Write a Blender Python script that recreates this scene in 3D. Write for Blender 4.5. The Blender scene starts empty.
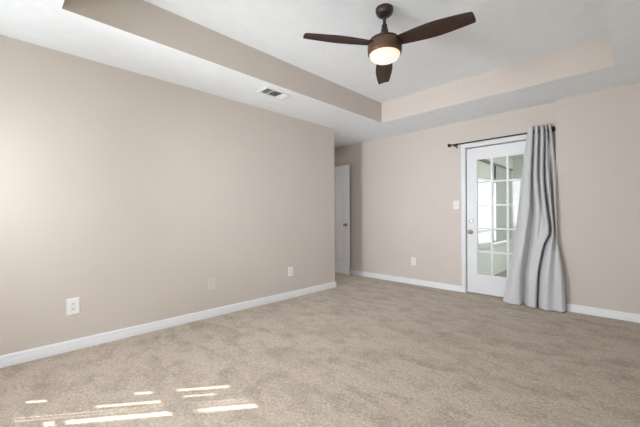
import bpy, bmesh, math, random
from mathutils import Vector, Matrix
random.seed(4)
scene = bpy.context.scene
COL = scene.collection

# ---------------------------------------------------------------- camera
CAM_H = 1.0979
FPX = 320.31                                # focal length in pixels of the 640 wide frame
YAW = math.radians(44.807)
ROLL = math.radians(-0.265)
fwd = Vector((-math.sin(YAW), math.cos(YAW), 0))
rgt0 = Vector((math.cos(YAW), math.sin(YAW), 0))
upv0 = Vector((0, 0, 1))
rgt = rgt0 * math.cos(ROLL) + upv0 * math.sin(ROLL)
upv = upv0 * math.cos(ROLL) - rgt0 * math.sin(ROLL)
cam_data = bpy.data.cameras.new('camera')
cam_data.sensor_width = 36.0
cam_data.lens = 36.0 * FPX / 640.0
cam_data.shift_y = 2.45 / 640.0
cam_data.clip_start = 0.02
cam = bpy.data.objects.new('camera', cam_data)
COL.objects.link(cam)
rot = Matrix((rgt, upv, -fwd)).transposed()
cam.location = (0, 0, CAM_H)
cam.rotation_euler = rot.to_euler()
scene.camera = cam

# ---------------------------------------------------------------- view, world, sun, window daylight, added fill lamps
scene.view_settings.view_transform = 'Standard'
scene.view_settings.look = 'None'
scene.view_settings.exposure = 0.13
scene.view_settings.gamma = 1.0
scene.view_settings.use_curve_mapping = False

world = bpy.data.worlds.new('sky')
scene.world = world
world.use_nodes = True
wbg = world.node_tree.nodes['Background']
wbg.inputs[0].default_value = (0.86, 0.93, 1.0, 1)
wbg.inputs[1].default_value = 1.6

SUN_H = Vector((0.600, 0.800, 0))          # heading of the sunbeam over the carpet
SUN_T = 1.0                                # tangent of its elevation
sun_data = bpy.data.lights.new('sun', 'SUN')
sun_data.energy = 11.0
sun_data.angle = math.radians(0.53)
sun_data.color = (1.0, 0.95, 0.88)
sun = bpy.data.objects.new('sun', sun_data)
COL.objects.link(sun)
sun.rotation_euler = Vector((SUN_H.x, SUN_H.y, -SUN_T)).to_track_quat('-Z', 'Y').to_euler()
sun.location = (-6, -8, 8)


def area(name, loc, direction, sx, sy, power, color, spread):
    d = bpy.data.lights.new(name, 'AREA')
    d.shape = 'RECTANGLE'
    d.size = sx
    d.size_y = sy
    d.energy = power
    d.color = color
    d.spread = math.radians(spread)
    o = bpy.data.objects.new(name, d)
    COL.objects.link(o)
    o.location = loc
    o.rotation_euler = Vector(direction).to_track_quat('-Z', 'Z').to_euler()
    return o


DAY = (0.968, 1.01, 1.095)
area('daylight_blind_gap', (-2.29, -0.53, 1.45), (0.04, 1, 0), 0.28, 1.25, 16, DAY, 75)
area('daylight_through_blind', (-2.45, -0.53, 1.45), (0, 1, 0), 0.70, 1.2, 11, DAY, 180)
area('daylight_blind_edge', (-2.85, -0.53, 1.30), (0, 1, 0), 0.50, 1.0, 3.2, DAY, 180)
area('skylight_through_blind', (-2.65, -0.53, 1.45), (0, 1, -1), 0.70, 1.2, 2.5, DAY, 180)
area('fill_behind_viewer', (-0.70, -0.53, 1.45), (0, 1, -1), 1.2, 1.2, 47, DAY, 180)  # added fill lamp behind the viewer, its window made up along with it
area('fill_from_hall', (-6.1, 4.15, 1.5), (1, 0, 0), 0.7, 1.2, 21, (0.95, 1.0, 1.07), 180)  # added fill lamp in the unseen hall, brightens the alcove
area('daylight_sunroom_glazing', (0.75, 6.5, 1.5), (-1, 0, 0), 2.6, 1.4, 42, (0.95, 0.98, 1.0), 180)
area('daylight_behind_blinds', (-2.27, 6.2, 1.45), (1, 0, 0), 1.0, 1.1, 14, (1.0, 1.0, 1.0), 180)

# ---------------------------------------------------------------- materials


def new_mat(name):
    m = bpy.data.materials.new(name)
    m.use_nodes = True
    nt = m.node_tree
    return m, nt, nt.nodes['Principled BSDF']


def coords(nt, scale=1.0):
    tc = nt.nodes.new('ShaderNodeTexCoord')
    return tc.outputs['Object']


def paint(name, rgb, rough=0.6, var=0.03, scale=6.0, bump=0.0, bump_scale=200.0, metallic=0.0, spec=0.3):
    m, nt, p = new_mat(name)
    co = coords(nt)
    n = nt.nodes.new('ShaderNodeTexNoise')
    n.inputs['Scale'].default_value = scale
    n.inputs['Detail'].default_value = 3
    nt.links.new(co, n.inputs['Vector'])
    r = nt.nodes.new('ShaderNodeValToRGB')
    r.color_ramp.elements[0].position = 0.3
    r.color_ramp.elements[1].position = 0.7
    r.color_ramp.elements[0].color = tuple(c * (1 - var) for c in rgb) + (1,)
    r.color_ramp.elements[1].color = tuple(min(1, c * (1 + var)) for c in rgb) + (1,)
    nt.links.new(n.outputs['Fac'], r.inputs['Fac'])
    nt.links.new(r.outputs['Color'], p.inputs['Base Color'])
    p.inputs['Roughness'].default_value = rough
    p.inputs['Metallic'].default_value = metallic
    p.inputs['Specular IOR Level'].default_value = spec
    if bump > 0:
        b = nt.nodes.new('ShaderNodeTexNoise')
        b.inputs['Scale'].default_value = bump_scale
        b.inputs['Detail'].default_value = 4
        nt.links.new(co, b.inputs['Vector'])
        bn = nt.nodes.new('ShaderNodeBump')
        bn.inputs['Strength'].default_value = bump
        bn.inputs['Distance'].default_value = 0.01
        nt.links.new(b.outputs['Fac'], bn.inputs['Height'])
        nt.links.new(bn.outputs['Normal'], p.inputs['Normal'])
    return m


M = {}
M['wall'] = paint('beige_wall_paint', (0.636, 0.575, 0.520), 0.75, 0.012, 2.0, 0.05, 120)
M['ceiling'] = paint('white_ceiling_paint', (0.90, 0.945, 0.975), 0.85, 0.02, 9.0, 0.25, 55)
M['trim'] = paint('white_trim_paint', (0.80, 0.81, 0.82), 0.35, 0.01, 4.0)
M['door'] = paint('white_door_paint', (0.79, 0.80, 0.81), 0.35, 0.01, 4.0)
M['plate'] = paint('white_plastic', (0.84, 0.84, 0.83), 0.3, 0.01)
M['slot'] = paint('dark_slot', (0.10, 0.10, 0.10), 0.5)
M['grey_plastic'] = paint('grey_plastic', (0.79, 0.79, 0.785), 0.4)
M['blank'] = paint('painted_plate', (0.70, 0.645, 0.60), 0.5, 0.01)
M['bronze'] = paint('dark_bronze_metal', (0.045, 0.033, 0.027), 0.38, 0.1, 20, metallic=0.4, spec=0.5)
M['black'] = paint('black_metal', (0.018, 0.015, 0.014), 0.35, 0.1, 20, metallic=0.3, spec=0.5)
M['brass'] = paint('aged_brass', (0.42, 0.29, 0.13), 0.3, 0.06, 40, metallic=1.0)
M['nickel'] = paint('satin_nickel', (0.42, 0.40, 0.37), 0.32, 0.04, 40, metallic=1.0)
M['knob'] = paint('dull_bronze_knob', (0.30, 0.24, 0.17), 0.35, 0.06, 40, metallic=0.8)
M['vent_dark'] = paint('vent_duct_dark', (0.17, 0.18, 0.185), 0.8)
M['gasket'] = paint('door_gasket', (0.24, 0.23, 0.225), 0.8)  # at the glazed door this dark tone also paints the seal's shadow
M['porch_wall'] = paint('sunroom_cream_paint', (0.62, 0.625, 0.575), 0.7, 0.02)
M['porch_floor'] = paint('sunroom_floor_concrete', (0.36, 0.35, 0.33), 0.6, 0.08, 5)
M['blind'] = paint('grey_blind_vinyl', (0.40, 0.41, 0.39), 0.6, 0.05)
M['ext'] = paint('exterior_ground', (0.33, 0.34, 0.29), 0.9, 0.2, 3)


def carpet():
    m, nt, p = new_mat('beige_cut_pile_carpet')
    co = coords(nt)
    L = nt.links

    def noise(scale, detail, rough=0.5):
        n = nt.nodes.new('ShaderNodeTexNoise')
        n.inputs['Scale'].default_value = scale
        n.inputs['Detail'].default_value = detail
        n.inputs['Roughness'].default_value = rough
        L.new(co, n.inputs['Vector'])
        return n.outputs['Fac']

    def ramp(fac, p0, c0, p1, c1):
        r = nt.nodes.new('ShaderNodeValToRGB')
        e = r.color_ramp.elements
        e[0].position, e[1].position = p0, p1
        e[0].color, e[1].color = c0 + (1,), c1 + (1,)
        L.new(fac, r.inputs['Fac'])
        return r.outputs['Color']

    def mult(a, b):
        x = nt.nodes.new('ShaderNodeMix')
        x.data_type = 'RGBA'
        x.blend_type = 'MULTIPLY'
        x.inputs['Factor'].default_value = 1
        L.new(a, x.inputs['A'])
        L.new(b, x.inputs['B'])
        return x.outputs['Result']
    fine = ramp(noise(150, 2, 0.8), 0.36, (0.372, 0.306, 0.240), 0.64, (0.65, 0.555, 0.456))
    mid = ramp(noise(48, 3, 0.75), 0.34, (0.80, 0.79, 0.78), 0.66, (1.14, 1.14, 1.14))
    big = ramp(noise(6, 5, 0.7), 0.38, (0.87, 0.86, 0.85), 0.52, (1.05, 1.05, 1.05))
    mp = nt.nodes.new('ShaderNodeMapping')             # brushed tracks in the pile
    mp.inputs['Rotation'].default_value = (0, 0, math.radians(38))
    mp.inputs['Scale'].default_value = (1.2, 2.6, 1)
    L.new(co, mp.inputs['Vector'])
    tn = nt.nodes.new('ShaderNodeTexNoise')
    tn.inputs['Scale'].default_value = 2.2
    tn.inputs['Detail'].default_value = 4
    tn.inputs['Distortion'].default_value = 0.8
    L.new(mp.outputs['Vector'], tn.inputs['Vector'])
    track = ramp(tn.outputs['Fac'], 0.40, (0.89, 0.88, 0.87), 0.54, (1.04, 1.04, 1.04))
    c = mult(mult(mult(fine, mid), big), track)
    L.new(c, p.inputs['Base Color'])
    p.inputs['Roughness'].default_value = 0.95
    p.inputs['Specular IOR Level'].default_value = 0.1
    p.inputs['Sheen Weight'].default_value = 0.15
    bn = nt.nodes.new('ShaderNodeBump')
    bn.inputs['Strength'].default_value = 0.6
    bn.inputs['Distance'].default_value = 0.012
    L.new(noise(150, 4, 0.7), bn.inputs['Height'])
    L.new(bn.outputs['Normal'], p.inputs['Normal'])
    return m


M['carpet'] = carpet()


def blade_wood():
    m, nt, p = new_mat('dark_walnut_blade')
    co = coords(nt)
    mp = nt.nodes.new('ShaderNodeMapping')
    mp.inputs['Scale'].default_value = (3, 60, 60)
    nt.links.new(co, mp.inputs['Vector'])
    n = nt.nodes.new('ShaderNodeTexNoise')
    n.inputs['Scale'].default_value = 1.5
    n.inputs['Detail'].default_value = 4
    nt.links.new(mp.outputs['Vector'], n.inputs['Vector'])
    r = nt.nodes.new('ShaderNodeValToRGB')
    r.color_ramp.elements[0].position = 0.3
    r.color_ramp.elements[1].position = 0.7
    r.color_ramp.elements[0].color = (0.024, 0.009, 0.006, 1)
    r.color_ramp.elements[1].color = (0.046, 0.019, 0.012, 1)
    nt.links.new(n.outputs['Fac'], r.inputs['Fac'])
    nt.links.new(r.outputs['Color'], p.inputs['Base Color'])
    p.inputs['Roughness'].default_value = 0.5
    return m


M['blade'] = blade_wood()


def fabric():
    m, nt, p = new_mat('silver_grey_curtain_fabric')
    co = coords(nt)
    n = nt.nodes.new('ShaderNodeTexNoise')
    n.inputs['Scale'].default_value = 11
    n.inputs['Detail'].default_value = 5
    n.inputs['Roughness'].default_value = 0.6
    n.inputs['Distortion'].default_value = 0.6
    nt.links.new(co, n.inputs['Vector'])
    bn = nt.nodes.new('ShaderNodeBump')
    bn.inputs['Strength'].default_value = 0.5
    bn.inputs['Distance'].default_value = 0.02
    nt.links.new(n.outputs['Fac'], bn.inputs['Height'])
    nt.links.new(bn.outputs['Normal'], p.inputs['Normal'])
    p.inputs['Base Color'].default_value = (0.60, 0.605, 0.61, 1)
    p.inputs['Roughness'].default_value = 0.6
    p.inputs['Sheen Weight'].default_value = 0.2
    return m


M['fabric'] = fabric()


def glass():
    m, nt, p = new_mat('clear_window_glass')
    nt.nodes.remove(p)
    out = nt.nodes['Material Output']
    t = nt.nodes.new('ShaderNodeBsdfTransparent')
    t.inputs[0].default_value = (0.95, 0.97, 0.96, 1)
    g = nt.nodes.new('ShaderNodeBsdfGlossy')
    g.inputs['Roughness'].default_value = 0.03
    mx = nt.nodes.new('ShaderNodeMixShader')
    mx.inputs[0].default_value = 0.004
    nt.links.new(t.outputs[0], mx.inputs[1])
    nt.links.new(g.outputs[0], mx.inputs[2])
    nt.links.new(mx.outputs[0], out.inputs['Surface'])
    return m


M['glass'] = glass()


def bowl():
    m, nt, p = new_mat('lit_frosted_bowl')
    co = coords(nt)
    sx = nt.nodes.new('ShaderNodeSeparateXYZ')
    nt.links.new(co, sx.inputs[0])
    mr = nt.nodes.new('ShaderNodeMapRange')
    mr.inputs['From Min'].default_value = BOWL_Z0
    mr.inputs['From Max'].default_value = BOWL_Z1
    nt.links.new(sx.outputs['Z'], mr.inputs['Value'])
    r = nt.nodes.new('ShaderNodeValToRGB')
    e = r.color_ramp.elements
    e[0].position, e[0].color = 0.0, (0.72, 0.72, 0.70, 1)
    e[1].position, e[1].color = 1.0, (1.0, 0.64, 0.36, 1)
    k = e.new(0.6)
    k.color = (0.85, 0.76, 0.64, 1)
    nt.links.new(mr.outputs[0], r.inputs['Fac'])
    p.inputs['Base Color'].default_value = (0.25, 0.24, 0.22, 1)
    p.inputs['Roughness'].default_value = 0.4
    nt.links.new(r.outputs['Color'], p.inputs['Emission Color'])
    p.inputs['Emission Strength'].default_value = 1.0
    return m


BOWL_Z0, BOWL_Z1 = -0.06, 0.0
M['bowl'] = bowl()

# ---------------------------------------------------------------- mesh helpers


def box(bm, x0, x1, y0, y1, z0, z1):
    v = [bm.verts.new(p) for p in ((x0, y0, z0), (x1, y0, z0), (x1, y1, z0), (x0, y1, z0),
                                   (x0, y0, z1), (x1, y0, z1), (x1, y1, z1), (x0, y1, z1))]
    fs = []
    for f in ((3, 2, 1, 0), (4, 5, 6, 7), (0, 1, 5, 4), (1, 2, 6, 5), (2, 3, 7, 6), (3, 0, 4, 7)):
        fs.append(bm.faces.new([v[i] for i in f]))
    return fs


def extrude_profile(bm, prof, a, b, na, nb=None):
    """profile [(out, up)] swept from a to b (points); na = outward direction"""
    a, b, n = Vector(a), Vector(b), Vector(na)
    up = Vector((0, 0, 1))
    r0 = [bm.verts.new(a + n * o + up * u) for o, u in prof]
    r1 = [bm.verts.new(b + n * o + up * u) for o, u in prof]
    k = len(prof)
    for i in range(k):
        j = (i + 1) % k
        bm.faces.new((r0[i], r0[j], r1[j], r1[i]))
    bm.faces.new(r0[::-1])
    bm.faces.new(r1)


def lathe(bm, prof, seg=40, axis='Z', center=(0, 0, 0)):
    c = Vector(center)
    rings = []
    for r, h in prof:
        if r < 1e-6:
            p = (0, 0, h)
            rings.append([p])
        else:
            rings.append([(r * math.cos(2 * math.pi * i / seg), r * math.sin(2 * math.pi * i / seg), h) for i in range(seg)])

    def tr(p):
        if axis == 'Z':
            q = Vector(p)
        elif axis == 'Y':
            q = Vector((p[0], p[2], p[1]))
        else:
            q = Vector((p[2], p[0], p[1]))
        return q + c
    vr = [[bm.verts.new(tr(p)) for p in ring] for ring in rings]
    for a, b in zip(vr, vr[1:]):
        for i in range(seg):
            j = (i + 1) % seg
            if len(a) == 1 and len(b) == 1:
                continue
            if len(a) == 1:
                bm.faces.new((a[0], b[j], b[i]))
            elif len(b) == 1:
                bm.faces.new((a[i], a[j], b[0]))
            else:
                bm.faces.new((a[i], a[j], b[j], b[i]))


def tube(bm, a, b, r, seg=20):
    a, b = Vector(a), Vector(b)
    d = (b - a).normalized()
    q = d.to_track_quat('Z', 'Y')
    rings = []
    for p in (a, b):
        rings.append([bm.verts.new(p + q @ Vector((r * math.cos(2 * math.pi * i / seg), r * math.sin(2 * math.pi * i / seg), 0))) for i in range(seg)])
    for i in range(seg):
        j = (i + 1) % seg
        bm.faces.new((rings[0][i], rings[0][j], rings[1][j], rings[1][i]))
    bm.faces.new(rings[0][::-1])
    bm.faces.new(rings[1])


def make(name, bm, mat, parent=None, loc=None, smooth=False, bevel=0.0, angle=35):
    bmesh.ops.recalc_face_normals(bm, faces=bm.faces[:])
    me = bpy.data.meshes.new(name)
    bm.to_mesh(me)
    bm.free()
    mats = mat if isinstance(mat, (list, tuple)) else [mat]
    for m in mats:
        me.materials.append(m)
    o = bpy.data.objects.new(name, me)
    COL.objects.link(o)
    if parent:
        o.parent = parent
    if loc:
        o.location = loc
    if smooth:
        for p in me.polygons:
            p.use_smooth = True
        try:
            me.set_sharp_from_angle(angle=math.radians(angle))
        except Exception:
            pass
    if bevel > 0:
        md = o.modifiers.new('edge', 'BEVEL')
        md.width = bevel
        md.segments = 2
        md.limit_method = 'ANGLE'
    return o


def tag(o, label, cat, group=None, kind=None):
    o['label'] = label
    o['category'] = cat
    if group:
        o['group'] = group
    if kind:
        o['kind'] = kind
    return o


def thing(name, loc, label, cat, group=None, kind=None):
    o = bpy.data.objects.new(name, None)
    o.empty_display_size = 0.1
    COL.objects.link(o)
    o.location = loc
    return tag(o, label, cat, group, kind)


def struct(name, bm, mat, label, cat, **kw):
    return tag(make(name, bm, mat, **kw), label, cat, kind='structure')


# ---------------------------------------------------------------- dimensions
XL, XR = -3.317, 0.55          # left and right walls
YB, YR = 4.682, -0.55           # back and rear walls
YP = 4.588                      # face of the projecting piece of back wall
XP = -0.679                     # where it projects
YC = 3.658                      # end corner of the left wall
XH = -4.55                     # far side of the alcove
ZC, ZT = 2.44, 2.722           # soffit and tray heights
T = 0.14
TX0, TX1, TY0, TY1 = -2.627, -0.148, 0.296, 3.917   # tray opening

# ---------------------------------------------------------------- room shell
bm = bmesh.new()
box(bm, XH - 2.2, XR + T, YR - T, YB + 0.07, -0.12, 0)
struct('floor', bm, M['carpet'], 'beige cut-pile carpet covering the whole bedroom floor', 'floor')

bm = bmesh.new()
box(bm, XL - T, XL, YR - T, YC, 0, ZC)
struct('wall_left', bm, M['wall'], 'long plain beige wall with three outlet plates low on it', 'wall')
bm = bmesh.new()
box(bm, XH - 2.2, XL - T, YC - T, YC, 0, ZC)
struct('wall_alcove_side', bm, M['wall'], 'beige return wall behind the end of the long plain wall', 'wall')
bm = bmesh.new()                                             # wall with the hall doorway
DY0, DY1 = 3.750, 4.575
box(bm, XH - T, XH, YC, DY0, 0, ZC)
box(bm, XH - T, XH, DY1, YB, 0, ZC)
box(bm, XH - T, XH, DY0, DY1, 2.07, ZC)
struct('wall_alcove_end', bm, M['wall'], 'beige wall holding the doorway of the open panelled door', 'wall')
bm = bmesh.new()
box(bm, XH - 2.2 - T, XH - 2.2, YC - T, YB + T, 0, ZC)
struct('wall_hall_end', bm, M['wall'], 'beige hall wall beyond the open panelled door', 'wall')

EX0, EX1, EZ = -1.745, -0.863, 2.058                          # glazed door opening
bm = bmesh.new()
box(bm, XH - 2.2, EX0, YB, YB + T, 0, ZC)
box(bm, EX1, XR + T, YB, YB + T, 0, ZC)
box(bm, EX0, EX1, YB, YB + T, EZ, ZC)
box(bm, XP, XR + T, YP, YB, 0, ZC)
struct('wall_back', bm, M['wall'], 'beige wall around the glazed door with a shallow projection on one side', 'wall')

WX0, WX1, WZ0, WZ1 = -3.22, -1.95, 0.76, 2.19                 # rear windows
VX0, VX1 = -1.33, -0.07
bm = bmesh.new()
box(bm, XL - T, WX0, YR - T, YR, 0, ZC)
box(bm, WX1, VX0, YR - T, YR, 0, ZC)
box(bm, VX1, XR + T, YR - T, YR, 0, ZC)
for u0, u1 in ((WX0, WX1), (VX0, VX1)):
    box(bm, u0, u1, YR - T, YR, 0, WZ0)
    box(bm, u0, u1, YR - T, YR, WZ1, ZC)
struct('wall_rear', bm, M['wall'], 'beige wall behind the viewer with the window that lets the sun in and an added second one', 'wall')
bm = bmesh.new()
box(bm, XR, XR + T, YR, YP, 0, ZC)
struct('wall_right', bm, M['wall'], 'beige wall opposite the long plain wall', 'wall')

# ceiling: white soffit around a raised tray with beige painted sides
bm = bmesh.new()
X0, X1, Y0, Y1 = XH - 2.2 - T, XR + T, YR - T, YB + T
for b in ((X0, TX0, Y0, Y1), (TX1, X1, Y0, Y1), (TX0, TX1, Y0, TY0), (TX0, TX1, TY1, Y1)):
    box(bm, b[0], b[1], b[2], b[3], ZC, ZT)
box(bm, X0, X1, Y0, Y1, ZT, ZT + 0.1)
for f in bm.faces:
    c = f.calc_center_median()
    n = f.normal
    f.normal_update()
    if abs(f.normal.z) < 0.5 and TX0 - 0.01 <= c.x <= TX1 + 0.01 and TY0 - 0.01 <= c.y <= TY1 + 0.01 and c.z < ZT:
        f.material_index = 1
struct('ceiling', bm, [M['ceiling'], M['wall']], 'white ceiling with a raised rectangular tray and beige tray sides', 'ceiling')

# baseboards with a stepped, rounded profile
BASE = [(0, 0), (0.016, 0), (0.016, 0.046), (0.0135, 0.052), (0.012, 0.056), (0.0125, 0.066), (0.009, 0.078), (0.004, 0.085), (0, 0.086)]


def baseboard(name, runs, label):
    bm = bmesh.new()
    for a, b, n in runs:
        extrude_profile(bm, BASE, a, b, n)
    return struct(name, bm, M['trim'], label, 'baseboard', smooth=True, angle=30)


baseboard('baseboard_left', [((XL, YR, 0), (XL, YC, 0), (1, 0, 0))], 'white baseboard along the foot of the long plain wall')
baseboard('baseboard_alcove', [((XH, YC, 0), (XL + 0.016, YC, 0), (0, 1, 0)), ((XH, DY1 + 0.08, 0), (XH, YB, 0), (1, 0, 0))],
          'white baseboard inside the alcove with the panelled door')
baseboard('baseboard_back', [((XH, YB, 0), (EX0 - 0.047, YB, 0), (0, -1, 0))], 'white baseboard between the alcove and the glazed door')
baseboard('baseboard_right', [((EX1 + 0.045, YB, 0), (XP, YB, 0), (0, -1, 0)), ((XP, YB, 0), (XP, YP - 0.016, 0), (-1, 0, 0)),
                              ((XP - 0.016, YP, 0), (XR, YP, 0), (0, -1, 0))], 'white baseboard on the projecting wall beside the curtain')
baseboard('baseboard_rear', [((XL, YR, 0), (XR, YR, 0), (0, 1, 0)), ((XR, YR, 0), (XR, YP, 0), (-1, 0, 0))],
          'white baseboard behind the viewer under the windows')

# ---------------------------------------------------------------- windows behind the viewer
def window_frame(name, axis, a0, a1, p0, p1, label):
    w = thing(name, (0, 0, 0), label, 'window', kind='structure')
    bm = bmesh.new()

    def bx(u0, u1, z0, z1, q0=p0, q1=p1):
        if axis == 'X':
            box(bm, u0, u1, q0, q1, z0, z1)
        else:
            box(bm, q0, q1, u0, u1, z0, z1)
    f = 0.045
    bx(a0, a0 + f, WZ0, WZ1)
    bx(a1 - f, a1, WZ0, WZ1)
    bx(a0 + f, a1 - f, WZ0, WZ0 + f)
    bx(a0 + f, a1 - f, WZ1 - f, WZ1)
    bx(a0 + f, a1 - f, RAIL0, RAIL1)
    make('window_frame', bm, M['trim'], w)
    bm = bmesh.new()
    m = (p0 + p1) / 2
    bx(a0 + f, a1 - f, WZ0 + f, RAIL0, m - 0.003, m + 0.003)
    bx(a0 + f, a1 - f, RAIL1, WZ1 - f, m - 0.003, m + 0.003)
    make('pane', bm, M['glass'], w)
    return w


RAIL0, RAIL1 = 1.661, 1.744
window_frame('window_1', 'X', WX0, WX1, YR - 0.10, YR - 0.05, 'white framed window behind the viewer where the sunbeams enter')
window_frame('window_2_added', 'X', VX0, VX1, YR - 0.10, YR - 0.05, 'added white framed window directly behind the viewer, made for a fill lamp')  # unseen window, added to go with the fill lamp

# vertical blind in the rear window: mostly closed, slits leave the light stripes on the carpet
vb = thing('vertical_blind', (0, 0, 0), 'white vertical blind nearly closed in the window behind the viewer', 'blind')
bm = bmesh.new()
yb = YR - 0.03
zt = 2.066
for s0, s1 in ((WX0, -3.120), (-3.084, -3.014), (-2.992, -2.980), (-2.944, -2.905), (-2.896, -2.868), (-2.860, -2.826), (-2.774, -2.660), (-2.662, -2.540), (-2.542, -2.500)):
    box(bm, s0, s1, yb - 0.002, yb + 0.002, WZ0 + 0.002, zt)
for s0, s1, z0, z1 in ((-3.122, -3.082, 0.98, 1.47), (-3.122, -3.082, WZ0 + 0.002, 0.87), (-3.016, -2.988, WZ0 + 0.002, 1.66), (-3.016, -2.988, 1.91, zt),
                       (-2.982, -2.942, WZ0 + 0.002, 1.22), (-2.982, -2.942, 1.70, zt), (-2.828, -2.772, WZ0 + 0.002, 0.935), (-2.828, -2.772, 0.99, 1.04)):
    box(bm, s0, s1, yb - 0.001, yb + 0.001, z0, z1)  # short unseen blockers, added to cut the sun stripes to length
make('slats_and_blockers', bm, M['plate'], vb)
bm = bmesh.new()
box(bm, WX0, WX1, yb - 0.02, yb + 0.02, zt, WZ1)
make('headrail', bm, M['plate'], vb)

# ---------------------------------------------------------------- open hall door
d1 = thing('door_1', (XH + 0.02, 4.575, 0.01), 'white six-panel door standing open in the shaded alcove', 'door', kind='structure')
DW, DH, DT = 0.748, 2.03, 0.035
bm = bmesh.new()
cols = [(0.11, 0.345), (0.42, 0.655)]
rows = [(0.235, 0.80), (0.97, 1.56), (1.68, 1.90)]
xs = [0, 0.11, 0.345, 0.42, 0.655, DW]
zs = [0, 0.235, 0.80, 0.97, 1.56, 1.68, 1.90, DH]
for i in range(5):
    for j in range(7):
        is_panel = i in (1, 3) and j in (1, 3, 5)
        if not is_panel:
            box(bm, xs[i], xs[i + 1], -DT / 2, DT / 2, zs[j], zs[j + 1])
bmesh.ops.remove_doubles(bm, verts=bm.verts[:], dist=1e-5)
make('door_leaf', bm, M['door'], d1)
for x0, x1 in cols:
    for z0, z1 in rows:
        bm = bmesh.new()
        for s in (-1, 1):                    # raised field with a sloped border on both faces
            yo, yi = s * 0.006, s * 0.015
            a = [(x0, yo, z0), (x1, yo, z0), (x1, yo, z1), (x0, yo, z1)]
            m_ = 0.05
            b = [(x0 + m_, yi, z0 + m_), (x1 - m_, yi, z0 + m_), (x1 - m_, yi, z1 - m_), (x0 + m_, yi, z1 - m_)]
            va = [bm.verts.new(p) for p in a]
            vb_ = [bm.verts.new(p) for p in b]
            for k in range(4):
                bm.faces.new((va[k], va[(k + 1) % 4], vb_[(k + 1) % 4], vb_[k]))
            bm.faces.new(vb_)
        make('door_panel', bm, M['door'], d1)


def knob_bm(side, scale=1.0):
    bm = bmesh.new()
    prof = [(0, 0.0), (0.030, 0.0), (0.031, 0.004), (0.027, 0.009), (0.012, 0.012), (0.011, 0.030), (0.018, 0.036), (0.0265, 0.046),
            (0.0275, 0.054), (0.023, 0.062), (0.012, 0.066), (0, 0.067)]
    lathe(bm, [(r * scale, h * side * scale) for r, h in prof], 28, 'Y')
    return bm


k = make('knob', knob_bm(-1), M['brass'], d1, (DW - 0.062, -DT / 2, 0.92), smooth=True)
k['label'] = 'brass knob'
k = make('knob', knob_bm(1), M['brass'], d1, (DW - 0.062, DT / 2, 0.92), smooth=True)
k['label'] = 'brass knob'
for z in (0.25, 1.02, 1.80):
    bm = bmesh.new()
    tube(bm, (-0.006, DT / 2, z - 0.045), (-0.006, DT / 2, z + 0.045), 0.006, 12)
    make('hinge', bm, M['brass'], d1, smooth=True)
bm = bmesh.new()
box(bm, XH - T, XH + 0.014, DY0 - 0.065, DY0 + 0.004, 0, 2.13)
box(bm, XH - T, XH + 0.014, DY1 + 0.03, DY1 + 0.09, 0, 2.13)
box(bm, XH - T, XH + 0.014, DY0 + 0.004, DY1 + 0.03, 2.066, 2.13)
struct('trim_1', bm, M['trim'], 'white casing around the doorway of the open panelled door', 'door casing', bevel=0.003)

# ---------------------------------------------------------------- glazed patio door
LX0, LX1, LZ0, LZ1 = -1.722, -0.888, 0.022, 2.034
ly0, ly1 = YB + 0.012, YB + 0.056
d2 = thing('door_2', (LX0, YB, 0), 'white fifteen-pane glazed door beside the grey curtain', 'door', kind='structure')


def P(b):
    for v in b.verts:
        v.co -= Vector((LX0, YB, 0))
    return b


GX0, GX1, GZ0, GZ1 = -1.592, -1.020, 0.276, 1.872
bm = bmesh.new()
box(bm, LX0, GX0, ly0, ly1, LZ0, LZ1)
box(bm, GX1, LX1, ly0, ly1, LZ0, LZ1)
box(bm, GX0, GX1, ly0, ly1, LZ0, GZ0)
box(bm, GX0, GX1, ly0, ly1, GZ1, LZ1)
make('door_leaf', P(bm), M['door'], d2)
bm = bmesh.new()                                            # moulded lip round the glass
w = 0.022
for s0, s1 in ((ly0 - 0.010, ly0 + 0.004),):
    box(bm, GX0 - w, GX0 + 0.006, s0, s1, GZ0 - w, GZ1 + w)
    box(bm, GX1 - 0.006, GX1 + w, s0, s1, GZ0 - w, GZ1 + w)
    box(bm, GX0 + 0.006, GX1 - 0.006, s0, s1, GZ0 - w, GZ0 + 0.006)
    box(bm, GX0 + 0.006, GX1 - 0.006, s0, s1, GZ1 - 0.006, GZ1 + w)
make('glass_frame', P(bm), M['door'], d2, bevel=0.003)
bm = bmesh.new()
for i in (1, 2):
    x = GX0 + (GX1 - GX0) * i / 3
    box(bm, x - 0.0095, x + 0.0095, ly0 - 0.004, ly1, GZ0, GZ1)
for j in range(1, 5):
    z = GZ0 + (GZ1 - GZ0) * j / 5
    box(bm, GX0, GX1, ly0 - 0.0035, ly1 - 0.001, z - 0.0095, z + 0.0095)
make('muntins', P(bm), M['door'], d2)
ym = (ly0 + ly1) / 2
for i in range(3):
    for j in range(5):
        bm = bmesh.new()
        dx, dz = (GX1 - GX0) / 3, (GZ1 - GZ0) / 5
        box(bm, GX0 + dx * i, GX0 + dx * (i + 1), ym - 0.002, ym + 0.002, GZ0 + dz * j, GZ0 + dz * (j + 1))
        make('pane', P(bm), M['glass'], d2)
k = make('knob', knob_bm(-1), M['knob'], d2, (0.052, ly0 - YB, 0.863), smooth=True)
k['label'] = 'dull bronze knob'
bm = bmesh.new()
lathe(bm, [(0, 0), (0.030, 0), (0.031, -0.005), (0.028, -0.012), (0, -0.013)], 28, 'Y')
box(bm, -0.006, 0.006, -0.030, -0.012, -0.016, 0.016)
k = make('deadbolt', bm, M['nickel'], d2, (0.052, ly0 - YB, 1.017), smooth=True)
k['label'] = 'satin nickel deadbolt with thumb turn'
bm = bmesh.new()
box(bm, EX0, EX1, YB - 0.005, YB + T, 0, 0.022)
th = make('threshold', P(bm), M['nickel'], d2, bevel=0.004)
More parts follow.
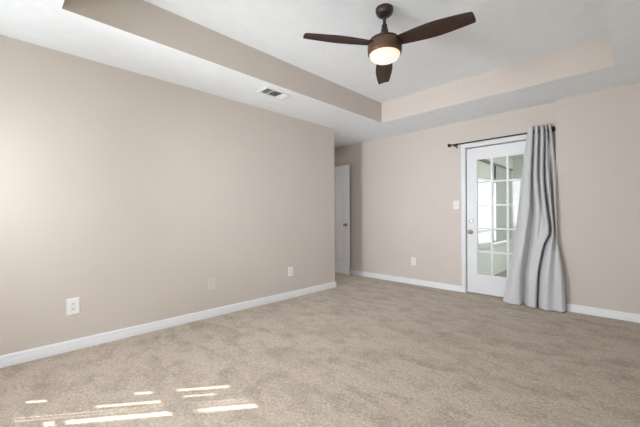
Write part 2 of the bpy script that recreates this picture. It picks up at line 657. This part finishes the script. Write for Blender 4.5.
bm = bmesh.new()                                            # weather seal in the reveal; its shadow line is put into the dark colour
box(bm, LX0 - 0.012, LX0 + 0.004, ly1, ly1 + 0.01, LZ0, LZ1 + 0.008)
box(bm, LX1 - 0.004, LX1 + 0.012, ly1, ly1 + 0.01, LZ0, LZ1 + 0.008)
box(bm, LX0 + 0.004, LX1 - 0.004, ly1, ly1 + 0.01, LZ1 - 0.004, LZ1 + 0.012)
make('weather_seal_shade', P(bm), M['gasket'], d2)

# casing and jamb round the glazed door
bm = bmesh.new()
CW = 0.056


def casing_side(x0, x1):
    box(bm, x0, x1, YB - 0.014, YB, 0, 2.050 + CW)
    xo = (x0 + 0.014, x1 - 0.014)
    box(bm, xo[0], xo[1], YB - 0.019, YB - 0.013, 0, 2.050 + CW - 0.014)


casing_side(LX0 - 0.014 - CW, LX0 - 0.014)
casing_side(LX1 + 0.014, LX1 + 0.014 + CW)
box(bm, LX0 - 0.014, LX1 + 0.014, YB - 0.0138, YB, 2.050, 2.050 + CW)
box(bm, LX0 - 0.03, LX1 + 0.03, YB - 0.0188, YB - 0.013, 2.050 + 0.014, 2.050 + CW - 0.014)
box(bm, LX0 - 0.024, LX0 - 0.010, YB - 0.002, YB + T, 0, 2.048)
box(bm, LX1 + 0.010, LX1 + 0.024, YB - 0.002, YB + T, 0, 2.048)
box(bm, LX0 - 0.024, LX1 + 0.024, YB - 0.002, YB + T, 2.048, 2.056)
struct('trim_2', bm, M['trim'], 'white casing around the fifteen-pane glazed door', 'door casing', bevel=0.003)

# ---------------------------------------------------------------- sunroom beyond the glazed door
PX, PF, PZ = -1.98, -0.06, 2.34
PY0, PY1 = YB + T, 8.10
bm = bmesh.new()
box(bm, PX - 0.12, 1.0, PY0, PY1 + 0.12, PF - 0.1, PF)
struct('floor_sunroom', bm, M['porch_floor'], 'grey floor of the sunroom seen through the door glass', 'floor')
bm = bmesh.new()
QY0, QY1, QZ0, QZ1 = 5.12, 7.75, 0.56, 1.78
BZ = 2.06
box(bm, PX - 0.12, PX, PY0, QY0, PF, PZ)
box(bm, PX - 0.12, PX, QY1, PY1, PF, PZ)
box(bm, PX - 0.12, PX, QY0, QY1, PF, QZ0)
box(bm, PX - 0.12, PX, QY0, QY1, QZ1, PZ)
box(bm, PX, PX + 0.035, PY0, PY1, 0.46, 0.485)
box(bm, PX - 0.02, PX + 0.05, QY0 - 0.04, QY1 + 0.04, QZ0 - 0.03, QZ0)
struct('wall_sunroom_left', bm, M['porch_wall'], 'cream sunroom wall with a long blind-covered window seen through the glazed door', 'wall')
bm = bmesh.new()
box(bm, PX - 0.12, 1.0, PY1, PY1 + 0.12, PF, PZ)
struct('wall_sunroom_end', bm, M['porch_wall'], 'cream end wall of the sunroom seen through the door glass', 'wall')
bm = bmesh.new()
box(bm, 0.86, 1.0, PY0, PY1, PF, 0.7)
box(bm, 0.86, 1.0, PY0, PY1, 2.2, PZ)
box(bm, 0.86, 1.0, PY0, PY0 + 0.2, 0.7, 2.2)
box(bm, 0.86, 1.0, PY1 - 0.2, PY1, 0.7, 2.2)
struct('wall_sunroom_right', bm, M['porch_wall'], 'cream sunroom wall with open glazing beyond the bedroom back wall', 'wall')
bm = bmesh.new()
box(bm, PX - 0.12, 1.0, PY0, PY1 + 0.12, PZ, PZ + 0.1)
struct('ceiling_sunroom', bm, M['porch_wall'], 'pale cream sunroom ceiling seen through the top panes', 'ceiling')
w3 = thing('window_3', (0, 0, 0), 'bright long sunroom window behind grey vertical blinds', 'window', kind='structure')
bm = bmesh.new()
for y in (QY0, 6.0, 6.87, QY1 - 0.04):
    box(bm, PX - 0.09, PX - 0.04, y, y + 0.04, QZ0, QZ1)
box(bm, PX - 0.09, PX - 0.04, QY0 + 0.04, QY1 - 0.04, QZ0, QZ0 + 0.04)
box(bm, PX - 0.09, PX - 0.04, QY0 + 0.04, QY1 - 0.04, QZ1 - 0.04, QZ1)
box(bm, PX - 0.085, PX - 0.045, QY0 + 0.04, QY1 - 0.04, 0.78, 0.83)
make('window_frame', bm, M['trim'], w3)
bm = bmesh.new()
box(bm, PX - 0.067, PX - 0.063, QY0 + 0.04, QY1 - 0.04, QZ0 + 0.04, QZ1 - 0.04)
make('pane', bm, M['glass'], w3)
sb = thing('vertical_blind', (0, 0, 0), 'grey vertical blind in the sunroom seen through the door glass', 'blind')
bm = bmesh.new()
box(bm, PX + 0.01, PX + 0.06, QY0 - 0.05, QY1 + 0.1, BZ - 0.01, BZ + 0.03)
make('headrail', bm, M['gasket'], sb)
bm = bmesh.new()
box(bm, -0.043, 0.043, -0.001, 0.001, QZ0 + 0.02, BZ - 0.01)
slat0 = make('slat', bm, M['blind'], sb)
y = QY0 - 0.02
first = True
while y < QY1 + 0.08:
    if not 5.83 < y < 6.80:
        sl = slat0 if first else slat0.copy()
        if not first:
            COL.objects.link(sl)
        first = False
        sl.location = (PX + 0.035, y, 0)
        sl.rotation_euler = (0, 0, math.radians(89))
    y += 0.082
bm = bmesh.new()
box(bm, -25, 25, -25, 30, -0.42, -0.30)
struct('ground', bm, M['ext'], 'green ground outside the windows', 'ground')

# ---------------------------------------------------------------- ceiling fan
FX, FY = -1.409, 2.147
fan = thing('ceiling_fan', (FX, FY, ZT), 'dark bronze three-blade ceiling fan with a lit bowl hanging from the tray', 'ceiling fan')
fan.scale = (1.015, 1.015, 1.015)


def fl(z):
    return z + 0.011 - ZT


bm = bmesh.new()
lathe(bm, [(0, 0), (0.067, 0), (0.068, -0.006), (0.067, -0.020), (0.062, -0.036), (0.050, -0.050), (0.032, -0.059), (0.018, -0.063), (0, -0.063)], 40)
make('canopy', bm, M['bronze'], fan, smooth=True)
bm = bmesh.new()
tube(bm, (0, 0, -0.06), (0, 0, fl(2.53)), 0.0125, 20)
make('downrod', bm, M['bronze'], fan, smooth=True)
bm = bmesh.new()
lathe(bm, [(0.0126, fl(2.585)), (0.021, fl(2.585)), (0.022, fl(2.565)), (0.030, fl(2.53)), (0.040, fl(2.505)), (0.050, fl(2.490)), (0.056, fl(2.478)), (0, fl(2.472))], 36)
make('coupling_cover', bm, M['bronze'], fan, smooth=True)
bm = bmesh.new()
lathe(bm, [(0, fl(2.476)), (0.085, fl(2.474)), (0.112, fl(2.468)), (0.118, fl(2.462)), (0.116, fl(2.456)), (0.105, fl(2.454))], 48)
make('motor_cap', bm, M['black'], fan, smooth=True)
bm = bmesh.new()
lathe(bm, [(0, fl(2.4575)), (0.112, fl(2.456)), (0.122, fl(2.446)), (0.129, fl(2.430)), (0.131, fl(2.405)), (0.130, fl(2.380)), (0.127, fl(2.362)), (0.122, fl(2.356)), (0, fl(2.356))], 56)
make('motor_housing', bm, paint('brown_bronze_housing', (0.115, 0.068, 0.045), 0.42, 0.08, 20, metallic=0.25), fan, smooth=True)
bm = bmesh.new()
prof = [(0.116, 0.0)]
for i in range(1, 13):
    t = i / 12 * math.pi / 2
    prof.append((0.116 * math.cos(t), -0.058 * math.sin(t)))
prof[-1] = (0, -0.058)
lathe(bm, [(0, 0.0)] + prof, 48)
lb = make('lamp_bowl', bm, M['bowl'], fan, (0, 0, fl(2.3555)), smooth=True)
lb['label'] = 'glowing frosted glass bowl'
for ang in (-38.8, 79.3, 197.5):
    bm = bmesh.new()
    NS, NC = 22, 8
    R0, R1 = 0.085, 0.645
    sec = []
    for i in range(NS + 1):
        s = i / NS
        r = R0 + (R1 - R0) * s
        cw = 0.045 + 0.031 * math.sin(min(1, s / 0.62) * math.pi / 2) - 0.027 * max(0, (s - 0.5) / 0.5) ** 1.5   # half chord
        pitch = math.radians(11)
        zc = fl(2.430) - 0.032 * s
        row = []
        for j in range(NC + 1):
            u = j / NC * 2 - 1                       # -1 = clockwise edge, +1 = counter-clockwise edge
            rr = r - (0.004 * (0.5 - 0.5 * u) + 0.005 * abs(u) ** 5) * s ** 6
            camber = 0.006 * (1 - u * u)
            row.append((rr, u * cw * math.cos(pitch), zc - u * cw * math.sin(pitch) + camber))
        sec.append(row)
    top = [[bm.verts.new((x, y, z + 0.003)) for x, y, z in row] for row in sec]
    bot = [[bm.verts.new((x, y, z - 0.003)) for x, y, z in row] for row in sec]
    for i in range(NS):
        for j in range(NC):
            bm.faces.new((top[i][j], top[i + 1][j], top[i + 1][j + 1], top[i][j + 1]))
            bm.faces.new((bot[i][j], bot[i][j + 1], bot[i + 1][j + 1], bot[i + 1][j]))
        bm.faces.new((top[i][0], bot[i][0], bot[i + 1][0], top[i + 1][0]))
        bm.faces.new((top[i][NC], top[i + 1][NC], bot[i + 1][NC], bot[i][NC]))
    for j in range(NC):
        bm.faces.new((top[0][j], top[0][j + 1], bot[0][j + 1], bot[0][j]))
        bm.faces.new((top[NS][j], bot[NS][j], bot[NS][j + 1], top[NS][j + 1]))
    b = make('blade', bm, M['blade'], fan, smooth=True, angle=50)
    b.rotation_euler = (0, 0, math.radians(ang) + YAW)

# ---------------------------------------------------------------- ceiling air register
reg = thing('air_vent', (-2.812, 2.139, ZC), 'white rectangular air register set in the soffit above the long plain wall', 'air vent')
bm = bmesh.new()
hx, hy = 0.088, 0.168
ox, oy = 0.068, 0.146
for a in ((-hx, -ox, -hy, hy), (ox, hx, -hy, hy), (-ox, ox, -hy, -oy), (-ox, ox, oy, hy)):
    box(bm, a[0], a[1], a[2], a[3], -0.009, 0)
box(bm, -ox, ox, -0.066, -0.058, -0.008, 0)
box(bm, -ox, ox, 0.060, 0.070, -0.008, 0)
make('frame', bm, M['trim'], reg, bevel=0.002)
bm = bmesh.new()
box(bm, -ox, ox, -oy, oy, -0.0015, -0.0005)
make('duct_backing', bm, M['vent_dark'], reg)


def louver(bm, c, along, tilt, length, width=0.017):
    # thin angled blade: along 'X' or 'Y'
    h = width / 2
    dz, dd = h * math.sin(tilt), h * math.cos(tilt)
    pts = []
    for e in (-length / 2, length / 2):
        for s, o in ((-1, 0), (1, 0)):
            if along == 'X':
                pts.append((c[0] + e, c[1] + s * dd, -0.0075 + s * dz))
            else:
                pts.append((c[0] + s * dd, c[1] + e, -0.0075 + s * dz))
    v = [bm.verts.new(p) for p in pts]
    w_ = [bm.verts.new((p[0], p[1], p[2] + 0.001)) for p in pts]
    bm.faces.new((v[0], v[1], v[3], v[2]))
    bm.faces.new((w_[0], w_[2], w_[3], w_[1]))
    for a, b in ((0, 1), (1, 3), (3, 2), (2, 0)):
        bm.faces.new((v[a], v[b], w_[b], w_[a]))


bm = bmesh.new()
for i in range(5):
    louver(bm, (0, -0.138 + i * 0.0165, 0), 'X', math.radians(31), 2 * ox, 0.015)
for i in range(7):
    louver(bm, (-0.057 + i * 0.019, 0.001, 0), 'Y', math.radians(-24), 0.116, 0.015)
for i in range(5):
    louver(bm, (0, 0.076 + i * 0.0145, 0), 'X', math.radians(-40), 2 * ox, 0.0165)
make('louvers', bm, M['trim'], reg)

# ---------------------------------------------------------------- wall plates


def plate_base(name, loc, normal, label, cat, w, h, mat, group=None):
    t = thing(name, loc, label, cat, group)
    # local: X right along wall, Y out of the wall
    n = Vector(normal)
    t.rotation_euler = (0, 0, math.atan2(n.y, n.x) - math.pi / 2)
    bm = bmesh.new()
    a = [(-w / 2, 0, -h / 2), (w / 2, 0, -h / 2), (w / 2, 0, h / 2), (-w / 2, 0, h / 2)]
    i_ = 0.004
    b = [(-w / 2, 0.003, -h / 2), (w / 2, 0.003, -h / 2), (w / 2, 0.003, h / 2), (-w / 2, 0.003, h / 2)]
    c = [(-w / 2 + i_, 0.0065, -h / 2 + i_), (w / 2 - i_, 0.0065, -h / 2 + i_), (w / 2 - i_, 0.0065, h / 2 - i_), (-w / 2 + i_, 0.0065, h / 2 - i_)]
    rings = [[bm.verts.new(p) for p in r] for r in (a, b, c)]
    for r0, r1 in zip(rings, rings[1:]):
        for k in range(4):
            bm.faces.new((r0[k], r0[(k + 1) % 4], r1[(k + 1) % 4], r1[k]))
    bm.faces.new(rings[2])
    bm.faces.new(rings[0][::-1])
    make('cover_plate', bm, mat, t)
    return t


def screw(t, z, y=0.0065, mat=None):
    bm = bmesh.new()
    lathe(bm, [(0, -0.0005), (0.0035, -0.0005), (0.0032, 0.001), (0, 0.0014)], 14, 'Y', (0, y, z))
    make('screw', bm, mat or M['plate'], t, smooth=True)


def outlet(name, loc, normal, label, w=0.088, h=0.134):
    t = plate_base(name, loc, normal, label, 'outlet', w, h, M['plate'], 'power outlets on the walls')
    for s in (-1, 1):
        bm = bmesh.new()
        prof = []
        for i in range(24):                       # rounded receptacle face with flat top and bottom
            a = 2 * math.pi * i / 24
            prof.append((0.0172 * math.cos(a), max(-0.0135, min(0.0135, 0.0172 * math.sin(a)))))
        f0 = [bm.verts.new((x, 0.006, z)) for x, z in prof]
        f1 = [bm.verts.new((x, 0.0085, z)) for x, z in prof]
        for i in range(24):
            j = (i + 1) % 24
            bm.faces.new((f0[i], f0[j], f1[j], f1[i]))
        bm.faces.new(f1)
        rc = make('receptacle', bm, M['grey_plastic'], t, (0, 0, s * 0.0195))
        bm = bmesh.new()
        box(bm, -0.0075, -0.0050, 0.008, 0.0088, -0.001, 0.008)
        box(bm, 0.0050, 0.0075, 0.008, 0.0088, -0.001, 0.007)
        box(bm, -0.0022, 0.0022, 0.008, 0.0088, -0.0095, -0.005)
        make('slots', bm, M['slot'], rc)
    screw(t, 0)
    return t


outlet('outlet', (XL, 0.438, 0.360), (1, 0, 0), 'large white outlet plate on the long wall nearest the light stripes')
outlet('outlet', (XL, 2.772, 0.354), (1, 0, 0), 'white outlet on the long wall near its far corner', 0.080, 0.122)
outlet('outlet', (-2.548, YB, 0.366), (0, -1, 0), 'white outlet low on the back wall between alcove and glazed door', 0.080, 0.122)
t = plate_base('blank_plate', (XL, 1.656, 0.361), (1, 0, 0), 'beige painted blank plate between the two outlets on the long wall', 'wall plate', 0.082, 0.122, M['blank'])
screw(t, 0.035, mat=M['blank'])
screw(t, -0.035, mat=M['blank'])
t = plate_base('light_switch', (-1.870, YB, 1.248), (0, -1, 0), 'white light switch plate beside the glazed door casing', 'light switch', 0.080, 0.124, M['plate'])
bm = bmesh.new()
box(bm, -0.006, 0.006, 0.006, 0.0075, -0.013, 0.013)
make('toggle_surround', bm, M['grey_plastic'], t)
bm = bmesh.new()
v = [bm.verts.new(p) for p in ((-0.004, 0.007, -0.006), (0.004, 0.007, -0.006), (0.004, 0.007, 0.006), (-0.004, 0.007, 0.006),
                               (-0.003, 0.018, 0.004), (0.003, 0.018, 0.004), (0.003, 0.016, 0.011), (-0.003, 0.016, 0.011))]
for f in ((0, 1, 2, 3), (4, 5, 6, 7), (0, 1, 5, 4), (1, 2, 6, 5), (2, 3, 7, 6), (3, 0, 4, 7)):
    bm.faces.new([v[i] for i in f])
make('toggle', bm, M['plate'], t)
screw(t, 0.030)
screw(t, -0.030)

# ---------------------------------------------------------------- curtain rod
RY, RZ = YB - 0.075, 2.108
RX0, RX1 = -1.918, -0.726
rod = thing('curtain_rod', ((RX0 + RX1) / 2, RY, RZ), 'thin black curtain rod with ball finials above the glazed door', 'curtain rod')
bm = bmesh.new()
half = (RX1 - RX0) / 2
tube(bm, (-half, 0, 0), (half, 0, 0), 0.008, 18)
make('rod', bm, M['black'], rod, smooth=True)
for s in (-1, 1):
    bm = bmesh.new()
    rs = 1.2 if s < 0 else 1.3
    prof = [(0.0081, -0.012), (0.012, -0.012), (0.012, -0.004), (0.010, 0.0), (0.016, 0.006), (0.0215, 0.015), (0.023, 0.024), (0.0205, 0.034), (0.013, 0.043), (0, 0.047)]
    lathe(bm, [(r * rs, h * s * 0.85) for r, h in prof], 24, 'X', (s * half, 0, 0))
    make('finial', bm, M['black'], rod, smooth=True)
    bm = bmesh.new()
    bx = s * (half - 0.065) if s < 0 else half - 0.018
    tube(bm, (bx, 0.0, -0.006), (bx, YB - RY - 0.004, -0.006), 0.005, 12)
    box(bm, bx - 0.009, bx + 0.009, -0.011, 0.011, -0.034, -0.0075)
    box(bm, bx - 0.009, bx + 0.009, YB - RY - 0.005, YB - RY, -0.045, 0.03)
    make('bracket', bm, M['black'], rod)

# ---------------------------------------------------------------- curtain


def wx(px, y, z):
    """x of the point at depth y and height z that lies on the sight line of column px"""
    k = (px - 320) / FPX
    a = rgt - fwd * k
    return -(a.y * y + a.z * (z - CAM_H)) / a.x


def catmull(pts, n):
    out = []
    N = len(pts)
    for i in range(N - 1):
        p0, p1, p2, p3 = pts[max(0, i - 1)], pts[i], pts[i + 1], pts[min(N - 1, i + 2)]
        for k in range(n):
            t = k / n
            out.append(tuple(0.5 * (2 * b + (c - a) * t + (2 * a - 5 * b + 4 * c - d) * t * t + (3 * b - a - 3 * c + d) * t ** 3)
                             for a, b, c, d in zip(p0, p1, p2, p3)))
    out.append(tuple(pts[-1]))
    return out


# fold lines of the hanging panel at five heights: (place along the rod, distance in front of the mean plane)
rows = [
    (2.170, 4.607, [(528, .010), (530, .046), (532.6, .040), (533.3, -.045), (534.2, -.040), (535.4, .046), (537.6, .046), (538.3, -.045), (539.5, -.045), (540.7, .048), (542.8, .046), (544.2, -.040), (545.8, .046), (547.2, -.040), (549, .044), (550.4, .010), (551.2, -.030)]),
    (2.04, 4.603, [(526.6, .010), (529.4, .052), (532.4, .040), (533.1, -.050), (534.1, -.045), (535.5, .052), (537.8, .050), (538.5, -.050), (539.8, -.050), (541.2, .055), (543.6, .050), (545.0, -.045), (546.8, .050), (548.5, -.045), (550.6, .046), (552.2, .010), (553.2, -.030)]),
    (1.55, 4.575, [(521.5, -.010), (525.5, .060), (530.4, .050), (531.4, -.050), (532.8, -.045), (534.0, .060), (537.2, .055), (538.2, -.020), (539.2, -.020), (540.8, .070), (543.2, .060), (544.7, -.070), (546.6, .060), (549.2, .055), (551.3, -.070), (553.4, .045), (556.4, .010)]),
    (1.17, 4.550, [(518.5, -.015), (522.5, .060), (529.0, .065), (531.8, -.030), (533.6, -.055), (535.6, .050), (539.0, .060), (540.6, .030), (541.6, .020), (543.6, .080), (546.0, .075), (547.9, -.090), (549.6, .040), (551.6, .050), (553.7, -.075), (555.2, .045), (556.8, .010)]),
    (0.90, 4.535, [(515.8, -.020), (519.8, .060), (525.4, .075), (528.4, .010), (531.6, -.045), (533.6, .040), (537.0, .065), (539.6, .050), (542.0, .060), (545.0, .085), (548.4, .090), (550.2, -.090), (551.8, .030), (553.4, .060), (555.4, -.075), (556.4, .030), (557.4, .005)]),
    (0.74, 4.530, [(514.0, -.020), (518.4, .060), (523.8, .080), (526.8, .010), (530.0, -.050), (532.0, .040), (535.0, .070), (537.6, .070), (540.2, .080), (542.0, .085), (543.2, .060), (544.6, -.100), (546.2, .030), (551.0, .100), (555.4, .020), (557.4, .035), (558.8, .0)]),
    (0.40, 4.515, [(509, -.020), (513.6, .065), (519.4, .070), (522.6, .010), (525.4, -.060), (527.6, .040), (530.4, .070), (533.2, .075), (535.6, .080), (537.0, .075), (537.8, .040), (539.0, -.100), (540.8, .040), (547.2, .120), (555.0, .060), (561.0, .080), (564.2, .0)]),
    (0.008, 4.500, [(503, .010), (510, .070), (518, .060), (521.0, .020), (523.8, -.080), (526.0, -.010), (527.4, .045), (530.6, .065), (533.6, .075), (535.4, .060), (536.2, .030), (537.8, -.090), (539.8, .040), (546, .100), (554, .050), (562, .070), (566, .0)]),
]
sections = []
for z, yb_, cp in rows:
    pts = []
    for px, off in cp:
        y = yb_ - off
        pts.append((wx(px, y, z), y, z))
    sections.append(catmull(pts, 9))
ncol = len(sections[0])
grid_cols = [catmull([s[j] for s in sections], 14) for j in range(ncol)]
bm = bmesh.new()
nrow = len(grid_cols[0])
vg = [[bm.verts.new(grid_cols[j][i]) for i in range(nrow)] for j in range(ncol)]
for j in range(ncol - 1):
    for i in range(nrow - 1):
        bm.faces.new((vg[j][i], vg[j + 1][i], vg[j + 1][i + 1], vg[j][i + 1]))
base = Vector((-0.88, 4.50, 0))
for v in bm.verts:
    v.co -= base
cur = thing('curtain', base, 'silver-grey grommet curtain bunched beside the glazed door, hem spread on the carpet', 'curtain')
co = make('drape', bm, M['fabric'], cur, smooth=True, angle=180)
sd = co.modifiers.new('cloth', 'SOLIDIFY')
sd.thickness = 0.003
sd.offset = 0
# grommets where the rod crosses the cloth
top = sections[0]
for a, b in zip(top, top[1:]):
    if (a[1] - RY) * (b[1] - RY) < 0:
        t_ = (RY - a[1]) / (b[1] - a[1])
        gx = a[0] + (b[0] - a[0]) * t_
        dirv = Vector((b[1] - a[1], -(b[0] - a[0]), 0)).normalized()
        bm = bmesh.new()
        q = dirv.to_track_quat('Z', 'Y')
        R_, r_ = 0.019, 0.004
        ring = []
        for i in range(24):
            A = 2 * math.pi * i / 24
            rr = []
            for k_ in range(8):
                B = 2 * math.pi * k_ / 8
                rr.append(bm.verts.new(q @ Vector(((R_ + r_ * math.cos(B)) * math.cos(A), (R_ + r_ * math.cos(B)) * math.sin(A), r_ * math.sin(B)))))
            ring.append(rr)
        for i in range(24):
            for k_ in range(8):
                bm.faces.new((ring[i][k_], ring[(i + 1) % 24][k_], ring[(i + 1) % 24][(k_ + 1) % 8], ring[i][(k_ + 1) % 8]))
        g = make('grommet', bm, M['nickel'], cur, Vector((gx, RY, RZ)) - base, smooth=True)
